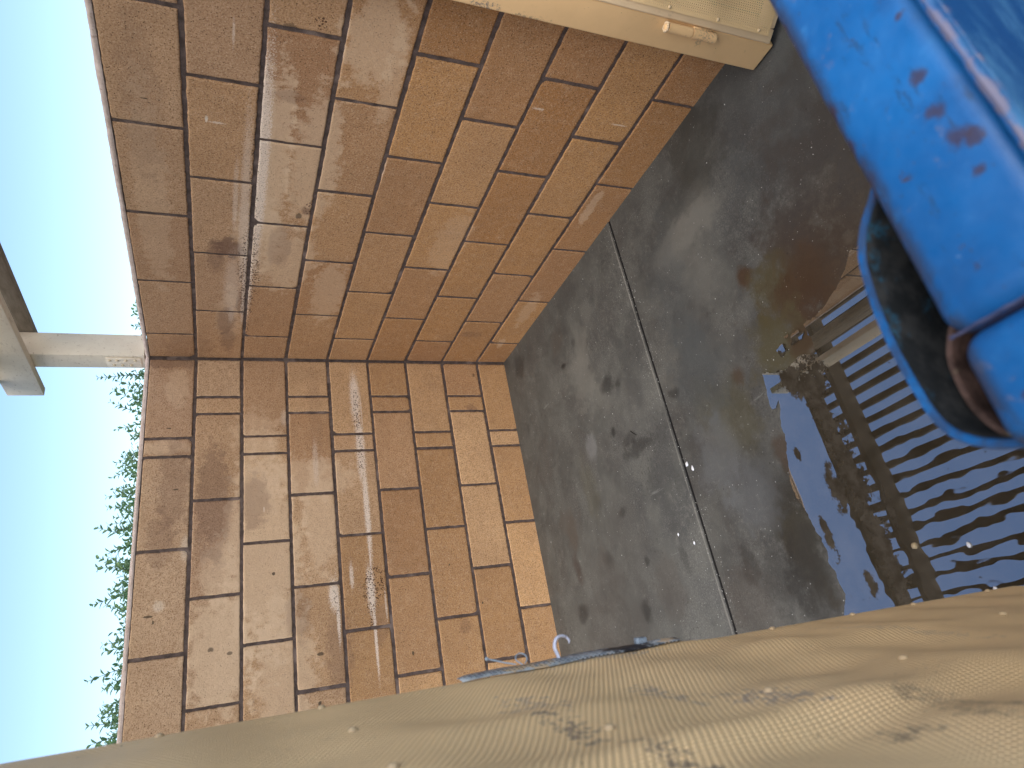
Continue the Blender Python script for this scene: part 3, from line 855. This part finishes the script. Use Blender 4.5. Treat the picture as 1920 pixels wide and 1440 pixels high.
def water_mat():
    m = bpy.data.materials.new('puddle_water'); m.use_nodes = True
    t = NT.__new__(NT); t.m = m; t.t = m.node_tree; t.t.nodes.clear()
    t.out = t.t.nodes.new('ShaderNodeOutputMaterial'); t.tc = t.t.nodes.new('ShaderNodeTexCoord'); t.P = t.tc.outputs['Object']
    gl_ = t.n('ShaderNodeBsdfGlossy'); gl_.inputs['Roughness'].default_value = 0.0
    tr = t.n('ShaderNodeBsdfTransparent'); tr.inputs[0].default_value = (0.95, 0.93, 0.90, 1)
    fr = t.n('ShaderNodeFresnel'); fr.inputs['IOR'].default_value = WATER_IOR
    mx = t.n('ShaderNodeMixShader')
    sep = t.n('ShaderNodeSeparateXYZ'); t.t.links.new(t.P, sep.inputs[0])
    calm = t.rng(sep.outputs['X'], -1.15, -1.55)
    h = t.math('MULTIPLY', t.noise(7.5, 2, .5, stretch=(1.5, .8, 1)), t.math('ADD', .03, calm))
    h = t.math('ADD', h, t.math('MULTIPLY', t.math('MULTIPLY', t.noise(17, 1, .5, w=4), .14), t.math('ADD', .03, calm)))
    bp = t.bump(h, 1.0, 0.0007)
    t.t.links.new(bp, gl_.inputs['Normal']); t.t.links.new(bp, fr.inputs['Normal'])
    # murky, silty water: part of what is seen below is suspended brown silt
    silt = t.n('ShaderNodeBsdfDiffuse'); t.set(silt.inputs[0], t.mix(t.rng(t.noise(14, 5, .7, w=21), .35, .65), (.068, .054, .036), (.112, .092, .067)))
    body = t.n('ShaderNodeMixShader'); body.inputs[0].default_value = .65
    t.t.links.new(tr.outputs[0], body.inputs[1]); t.t.links.new(silt.outputs[0], body.inputs[2])
    t.t.links.new(fr.outputs[0], mx.inputs[0]); t.t.links.new(body.outputs[0], mx.inputs[1]); t.t.links.new(gl_.outputs[0], mx.inputs[2])
    # dry crumbs and scum standing out of the film
    dry = bpy.data.materials
    tr2 = t.n('ShaderNodeBsdfDiffuse'); t.set(tr2.inputs[0], t.mix(t.rng(t.noise(20, 5, .7, w=21), .35, .65), (.034, .027, .019), (.060, .050, .038))); m2 = t.n('ShaderNodeMixShader')
    brk = t.noise(26, 6, .75, w=8); fl_ = t.noise(90, 4, .7, w=3)
    msk = None
    for x, y, rx, ry in ((-1.335, -1.80, .06, .022), (-1.02, -1.80, .055, .035), (-.955, -1.835, .03, .035), (-1.21, -1.725, .02, .01), (-1.44, -1.72, .05, .012), (-1.57, -1.79, .03, .012), (-.95, -1.78, .03, .03), (-1.48, -1.86, .02, .02)):
        b_ = t.blob((x, y, 0), (rx, ry, 1), brk, 2.0, .2)
        msk = b_ if msk is None else t.math('MAXIMUM', msk, b_)
    brk2 = t.noise(48, 5, .7, w=18)
    for x, y, rx, ry in ((-1.10, -1.850, .10, .026), (-1.30, -1.862, .16, .030), (-1.52, -1.865, .12, .026), (-1.05, -1.88, .05, .03), (-1.42, -1.925, .04, .008)):
        b_ = t.blob((x, y, 0), (rx, ry, 1), brk2, 2.6, .08)
        msk = t.math('MAXIMUM', msk, b_)
    spk = t.math('MULTIPLY', t.rng(fl_, .66, .69), t.rng(t.noise(9, 3, w=2), .50, .58))
    msk = t.math('MAXIMUM', msk, spk)
    t.t.links.new(msk, m2.inputs[0]); t.t.links.new(mx.outputs[0], m2.inputs[1]); t.t.links.new(tr2.outputs[0], m2.inputs[2])
    t.t.links.new(m2.outputs[0], t.out.inputs[0])
    return m
WATER_IOR = 5.0
loop = rough_loop(WP, .004, .006, 5.0)
bm = bmesh.new()
bmesh.ops.triangle_fill(bm, edges=[bm.edges.new(e) for e in (lambda vs: [(vs[i], vs[(i + 1) % len(vs)]) for i in range(len(vs))])([bm.verts.new((p.x, p.y, .004)) for p in loop])], use_beauty=True)
for sx, sy, r0, sd_ in ((-.925, -1.870, .016, 1.0), (-.930, -1.808, .014, 7.0), (-.905, -1.84, .006, 3.0)):
    vs = [bm.verts.new((sx + math.cos(i / 40 * 2 * math.pi) * r0 * (1 + .6 * noise.noise(Vector((math.cos(i / 40 * 6.283) * 1.5 + sd_, math.sin(i / 40 * 6.283) * 1.5, 0)))), sy + 1.4 * math.sin(i / 40 * 2 * math.pi) * r0 * (1 + .6 * noise.noise(Vector((math.cos(i / 40 * 6.283) * 1.5 + sd_, math.sin(i / 40 * 6.283) * 1.5, 0)))), .004)) for i in range(40)]
    bm.faces.new(vs)
for f in bm.faces:
    if f.normal.z < 0: f.normal_flip()
me = bpy.data.meshes.new('water'); bm.to_mesh(me); bm.free()
tag(link('water', me, water_mat()), kind='structure')

# ------------------------------------------------------------------ litter on the floor
def pebble(name, loc, sz, mat, label, cat, seed, group=None, flat=.5):
    if cat == 'chip': group = 'white chips scattered on the concrete floor'
    bm = bmesh.new()
    bmesh.ops.create_icosphere(bm, subdivisions=2, radius=1)
    for v in bm.verts:
        k = 1 + .45 * noise.noise(v.co * 1.3 + Vector((seed, 0, 0))) + .15 * noise.noise(v.co * 4 + Vector((seed, 0, 0)))
        v.co = Vector((v.co.x * sz[0], v.co.y * sz[1], v.co.z * sz[0] * flat)) * k
    zz = min(v.co.z for v in bm.verts)
    for v in bm.verts: v.co.z -= zz
    me = bpy.data.meshes.new(name); bm.to_mesh(me); bm.free()
    o = link(name, me, mat, None, True); o.location = loc
    tag(o, label, cat, group)
    return o
WHT = plain('white_chip', (0.72, 0.72, 0.76), .5, .3, .2); TNC = plain('tan_pebble', (0.36, 0.28, 0.17), .7); DRK = plain('dark_debris', (0.015, 0.013, 0.011), .8)
pebble('paint_chip', (-1.070, -1.262, .0005), (.0085, .0065), WHT, 'squarish white paint chip lying just beside the saw cut joint', 'chip', 3, flat=.25)
pebble('paint_chip', (-1.093, -1.284, .0005), (.0095, .0055), WHT, 'oval white paint chip, the one farther from the saw cut joint', 'chip', 9, flat=.25)
pebble('paint_chip', (-1.548, -2.065, .003), (.0060, .0045), WHT, 'bright white chip standing in the striped puddle reflection', 'chip', 13, flat=.5)
pebble('paint_chip', (-1.640, -2.075, .003), (.0045, .004), WHT, 'tiny white chip in the puddle right beside the near gate', 'chip', 23, flat=.5)
pebble('pebble', (-1.519, -1.943, .001), (.0075, .0065), TNC, 'small tan pebble sitting at the edge of the blue puddle stripes', 'pebble', 17, flat=.7)
pebble('paint_chip', (-1.270, -1.108, .0005), (.0050, .004), WHT, 'small white chip on the slab between the joint and the back wall', 'chip', 31, flat=.4)
pebble('paint_chip', (-1.317, -1.179, .0005), (.0055, .004), WHT, 'small white chip lying close to the joint near the gate', 'chip', 37, flat=.4)
tw = MB(); tw.tube([(-.838, -1.000, .003), (-.851, -1.013, .004), (-.866, -1.030, .003)], [.0015, .0017, .0011], 8)
tag(tw.build('twig', DRK, None, True), 'short thin dark twig lying on the slab between wall and joint', 'twig')
# countless grains of grit
V, F = [], []
rg = random.Random(5)
for i in range(900):
    x = rg.uniform(-1.75, 0.0); y = rg.uniform(-2.3, -.05)
    if rg.random() < .35: y = JY + rg.gauss(0, .03)
    r_ = rg.uniform(.0006, .0018) * (1.5 if rg.random() < .08 else 1)
    b = len(V); a0 = rg.uniform(0, 6)
    for k in range(4): V.append((x + math.cos(a0 + k * 1.57) * r_, y + math.sin(a0 + k * 1.57) * r_ * .7, .0004))
    V.append((x, y, .0004 + r_ * .9))
    F += [(b, b + 1, b + 4), (b + 1, b + 2, b + 4), (b + 2, b + 3, b + 4), (b + 3, b, b + 4)]
tag(link('grit', np_mesh('grit', V, F), plain('grit', (0.50, 0.49, 0.47), .8)), 'fine pale grit scattered over the concrete floor', 'grit', kind='stuff')

# ------------------------------------------------------------------ hedge
def leaf_mat():
    t = NT('hedge_leaf', 0.42, 0.45)
    v = t.attr('tone')
    c = t.mix(v, (0.11, 0.24, 0.13), (0.36, 0.50, 0.29))
    t.b.inputs['Subsurface Weight'].default_value = 0
    t.set(t.b.inputs['Base Color'], c)
    tl = t.n('ShaderNodeBsdfTranslucent'); t.set(tl.inputs[0], t.mix(v, (0.14, 0.30, 0.12), (0.42, 0.58, 0.26)))
    mx = t.n('ShaderNodeMixShader'); mx.inputs[0].default_value = .55
    t.t.links.new(t.b.outputs[0], mx.inputs[1]); t.t.links.new(tl.outputs[0], mx.inputs[2]); t.t.links.new(mx.outputs[0], t.out.inputs[0])
    return t.m
rg = random.Random(21)
LV, LF, LT = [], [], []
SV = MB()
def leaf(p, d, up, L, Wd, tone):
    d = d.normalized(); s_ = d.cross(up).normalized(); n_ = s_.cross(d).normalized()
    b = len(LV)
    fold = .35
    prof = ((0, 0), (.30, .75), (.62, 1.0), (.86, .55), (1.0, 0))
    mid = []
    for f, w_ in prof:
        c = p + d * (L * f) - n_ * (L * .18 * f * f)
        LV.append(tuple(c)); LT.append(tone)
    for sg in (1, -1):
        for f, w_ in prof[1:4]:
            c = p + d * (L * f) - n_ * (L * .18 * f * f) + s_ * sg * Wd * w_ / 2 + n_ * fold * Wd * w_ / 2
            LV.append(tuple(c)); LT.append(tone)
    for o in (5, 8):
        q = [(b, b + o, b + 1), (b + 1, b + o, b + o + 1), (b + 1, b + o + 1, b + 2), (b + 2, b + o + 1, b + o + 2), (b + 2, b + o + 2, b + 3), (b + 3, b + o + 2, b + 4)]
        LF.extend(q)
def shoot(base, tip, nlv, size):
    pts = []
    bend = Vector((rg.uniform(-.05, .05), rg.uniform(-.05, .05), 0))
    for i in range(6):
        f = i / 5
        pts.append(base.lerp(tip, f) + bend * math.sin(f * math.pi))
    SV.tube(pts, [.0028 * (1 - .7 * i / 5) for i in range(6)], 5)
    t0 = rg.uniform(0, 6)
    ln = (tip - base).length
    for i in range(nlv):
        f = .06 + .94 * (i + 1) / nlv
        k = min(4, int(f * 5)); p = pts[k].lerp(pts[k + 1], f * 5 - k) if k < 5 else pts[5]
        ax = (pts[min(k + 1, 5)] - pts[k]).normalized()
        for sg in (0, math.pi):
            a = t0 + i * 1.35 + sg + rg.uniform(-.3, .3)
            side = Vector((math.cos(a), math.sin(a), 0))
            side = (side - ax * side.dot(ax)).normalized()
            d = side * rg.uniform(.7, 1.0) + ax * rg.uniform(.5, 1.1)
            sc_ = size * (1.0 if f < .8 else 1.0 - (f - .8) * 1.8) * rg.uniform(.8, 1.15)
            leaf(p, d, ax, rg.uniform(.028, .036) * sc_, .0180 * sc_, min(1, max(0, .25 + .6 * f * rg.random() + rg.uniform(-.15, .25))))
for i in range(900):
    x = rg.uniform(-3.5, 1.2); y = rg.uniform(.27, .78)
    hmax = 1.893 + .06 * noise.noise(Vector((x * 2.3, 0, 0))) + .06 * noise.noise(Vector((x * 7, 1, 0)))
    if x > .10: hmax -= .02
    top = hmax + rg.uniform(-.16, .02) - .05 * abs(y - .45)
    if rg.random() < (.09 if x < .1 else .06): top = hmax + rg.uniform(.03, .11)
    L = rg.uniform(.22, .40)
    base = Vector((x, y, top - L)); tip = Vector((x + rg.uniform(-.10, .10), y + rg.uniform(-.12, .08), top))
    shoot(base, tip, int(L / .019), rg.uniform(.85, 1.25))
for i in range(9000):      # inner foliage below the shoots
    x = rg.uniform(-3.5, 1.2); y = rg.uniform(.24, .80); z = rg.uniform(1.45, 1.885)
    d = Vector((rg.uniform(-1, 1), rg.uniform(-1, .6), rg.uniform(-.2, 1)))
    leaf(Vector((x, y, z)), d, Vector((0, .2, 1)), .025, .011, rg.random() * .6)
hd = empty('hedge', (-1.2, .5, -.1))
tag(hd, 'green small-leaved hedge with upright shoots poking above the back wall', 'hedge')
lm = np_mesh('foliage', LV, LF)
at = lm.attributes.new('tone', 'FLOAT', 'POINT'); at.data.foreach_set('value', np.array(LT[:len(lm.vertices)], dtype=np.float32))
adopt(link('foliage', lm, leaf_mat(), None, True), hd)
bark = plain('hedge_bark', (0.10, 0.085, 0.06), .8)
for i in range(12):
    x = -3.4 + i * .4; SV.tube([(x, .5, -.1), (x + .05, .52, .6), (x - .03, .48, 1.2), (x + .04, .5, 1.7)], [.02, .016, .011, .005], 7)
adopt(SV.build('stem', bark, None, True), hd)

# ------------------------------------------------------------------ pergola
pg = empty('pergola', (.06, .06, 0))
tag(pg, 'cream painted timber pergola on a corner post with beams above the wall', 'pergola')
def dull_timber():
    t = NT('painted_shade_timber', .85, .1)  # darker copy of the cream timber, shade painted into its colour
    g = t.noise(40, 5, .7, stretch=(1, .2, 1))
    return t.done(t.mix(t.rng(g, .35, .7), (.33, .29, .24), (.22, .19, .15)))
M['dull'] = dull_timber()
def tim(name, x0, x1, y0, y1, z0, z1, bev=.003, mat=None):
    q = MB(); q.box(x0, x1, y0, y1, z0, z1, bev, 2)
    return adopt(q.build(name, mat or M['timber'], None, True), pg)
for px, py in ((.005, 0), (-3.4, 0), (.045, -2.10)):
    tim('post', px, px + .113, py, py + .12, ZF + 9 * B + .018, 2.5395)
st = MB(); st.box(-.0005, .0044, .014, .106, 1.822, 1.965, .0015, 2)
stp = adopt(st.build('strap', M['timber'], None, True), pg)
btm = plain('bolt_heads', (.62, .52, .36), .5)
for z, y in ((1.952, .035), (1.936, .080), (1.920, .035), (1.902, .080), (1.885, .035), (1.866, .080), (1.846, .035)):
    bt = MB(); bt.ball((-.0012, y, z), .0075, (.7, 1, 1), 12)
    adopt(bt.build('bolt', btm, None, True), pg)
for x0 in (-.036, .1185, -3.441, -3.286):
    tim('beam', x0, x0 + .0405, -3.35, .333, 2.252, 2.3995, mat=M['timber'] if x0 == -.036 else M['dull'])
for y0 in (.165, -.075, -1.45, -2.90):
    tim('joist', -3.75, .46, y0, y0 + .040, 2.400, 2.5395, mat=M['slat'])
for i in range(41):
    x = .390 - i * .1025 + rnd.uniform(-.003, .003)
    if i == 2: x += .02
    tim('slat', x - .019, x + .019, -3.3, .300 + rnd.uniform(-.01, .01), 2.540, 2.574, .002, M['slat'])

# ------------------------------------------------------------------ dumpster
dp = empty('dumpster', (-.85, -3.4, 0))
tag(dp, 'blue painted steel dumpster with rusty chipped rim very close to the camera', 'dumpster')
T = 1.080
def part(name, mb, mat=None, smooth=True): return adopt(mb.build(name, mat or M['blue'], None, smooth), dp)
X0, X1, Y0, Y1 = -1.600, .10, -3.95, -2.833
q = MB(); q.box(X0 + .072, X1 - .072, -2.9205, Y1, T - .062, T, .016, 6); part('rim', q)
q = MB(); q.box(X0, X0 + .0712, Y0, Y1 - .001, T - .062, T + .0004, .016, 6); part('rim', q)
q = MB(); q.box(X1 - .0712, X1, Y0, Y1, T - .062, T + .0004, .010, 4); part('rim', q)
q = MB(); q.box(X0 + .072, X1 - .072, Y0, Y0 + .087, T - .062, T, .010, 4); part('rim', q)
# weld bead over the mitre and the raised inner lip
q = MB(); q.tube([(X0 + .0716, y, T + .0002 + .0006 * math.sin(y * 400)) for y in np.linspace(-2.838, -2.918, 40)], [.0010 + .0005 * noise.noise(Vector((i * .7, 0, 0))) for i in range(40)], 8); part('weld', q)
q = MB()
xs = np.linspace(X0 + .075, X1 - .075, 260)
q.tube([(x, -2.9232 + .0008 * noise.noise(Vector((x * 20, 0, 0))), T + .003 + .0015 * noise.noise(Vector((x * 24, 3, 0)))) for x in xs], [.0042 + .0009 * noise.noise(Vector((x * 60, 0, 1))) for x in xs], 8)
part('lip', q)
q = MB()
q.box(X0 + .045, X1 - .045, -2.9262, -2.9215, .16, T - .002, .001, 1)      # back
q.box(X0 + .045, X1 - .045, Y0 + .03, Y0 + .035, .16, T - .063)
q.box(X0 + .040, X0 + .0448, Y0 + .03, -2.9215, .16, T - .063)
q.box(X1 - .045, X1 - .040, Y0 + .03, -2.9215, .16, T - .063)
q.box(X0 + .04, X1 - .04, Y0 + .03, -2.9215, .150, .1598)
for x in (X0 + .35, (X0 + X1) / 2, X1 - .35): q.box(x - .03, x + .03, -2.9213, -2.885, .16, T - .063, .006, 2)
part('body', q)
for x in (X0 + .12, X1 - .12):
    for y in (Y0 + .12, -3.02):
        q = MB(); q.cyl((x - .02, y, .05), (x + .02, y, .05), .05, n=28); q.box(x - .03, x + .03, y - .03, y + .03, .1005, .1495, .003, 1); part('caster', q, M['rust'])
# bent guard plate below the rim corner, with the pipe end inside it
lug = [(-1.385, -2.8365), (-1.397, -2.834), (-1.407, -2.826), (-1.415, -2.8165), (-1.424, -2.808), (-1.440, -2.799), (-1.462, -2.794), (-1.488, -2.791), (-1.511, -2.7905), (-1.534, -2.7915), (-1.557, -2.794), (-1.570, -2.7985), (-1.579, -2.806), (-1.586, -2.816), (-1.5915, -2.830), (-1.594, -2.850), (-1.594, -2.90)]
def smooth_path(P, n=4):
    out = []
    for i in range(len(P) - 1):
        p0 = Vector(P[max(i - 1, 0)]); p1 = Vector(P[i]); p2 = Vector(P[i + 1]); p3 = Vector(P[min(i + 2, len(P) - 1)])
        for k in range(n):
            t = k / n
            out.append(.5 * ((2 * p1) + (-p0 + p2) * t + (2 * p0 - 5 * p1 + 4 * p2 - p3) * t * t + (-p0 + 3 * p1 - 3 * p2 + p3) * t ** 3))
    out.append(Vector(P[-1])); return out
q = MB(); q.strip(smooth_path(lug), .93, 1.0605, .0062, 1); part('guard_plate', q, [M['blue'], M['pocket_shade']])  # inner faces carry the painted pocket shade
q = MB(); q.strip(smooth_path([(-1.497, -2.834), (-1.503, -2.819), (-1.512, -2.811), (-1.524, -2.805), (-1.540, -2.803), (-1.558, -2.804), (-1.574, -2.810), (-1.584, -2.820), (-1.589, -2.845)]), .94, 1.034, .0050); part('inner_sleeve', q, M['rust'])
q = MB(); q.box(-1.592, -1.412, -2.900, -2.797, .925, .9295); part('pocket_floor', q, M['pocket_shade'])  # pocket bottom in the same painted shade
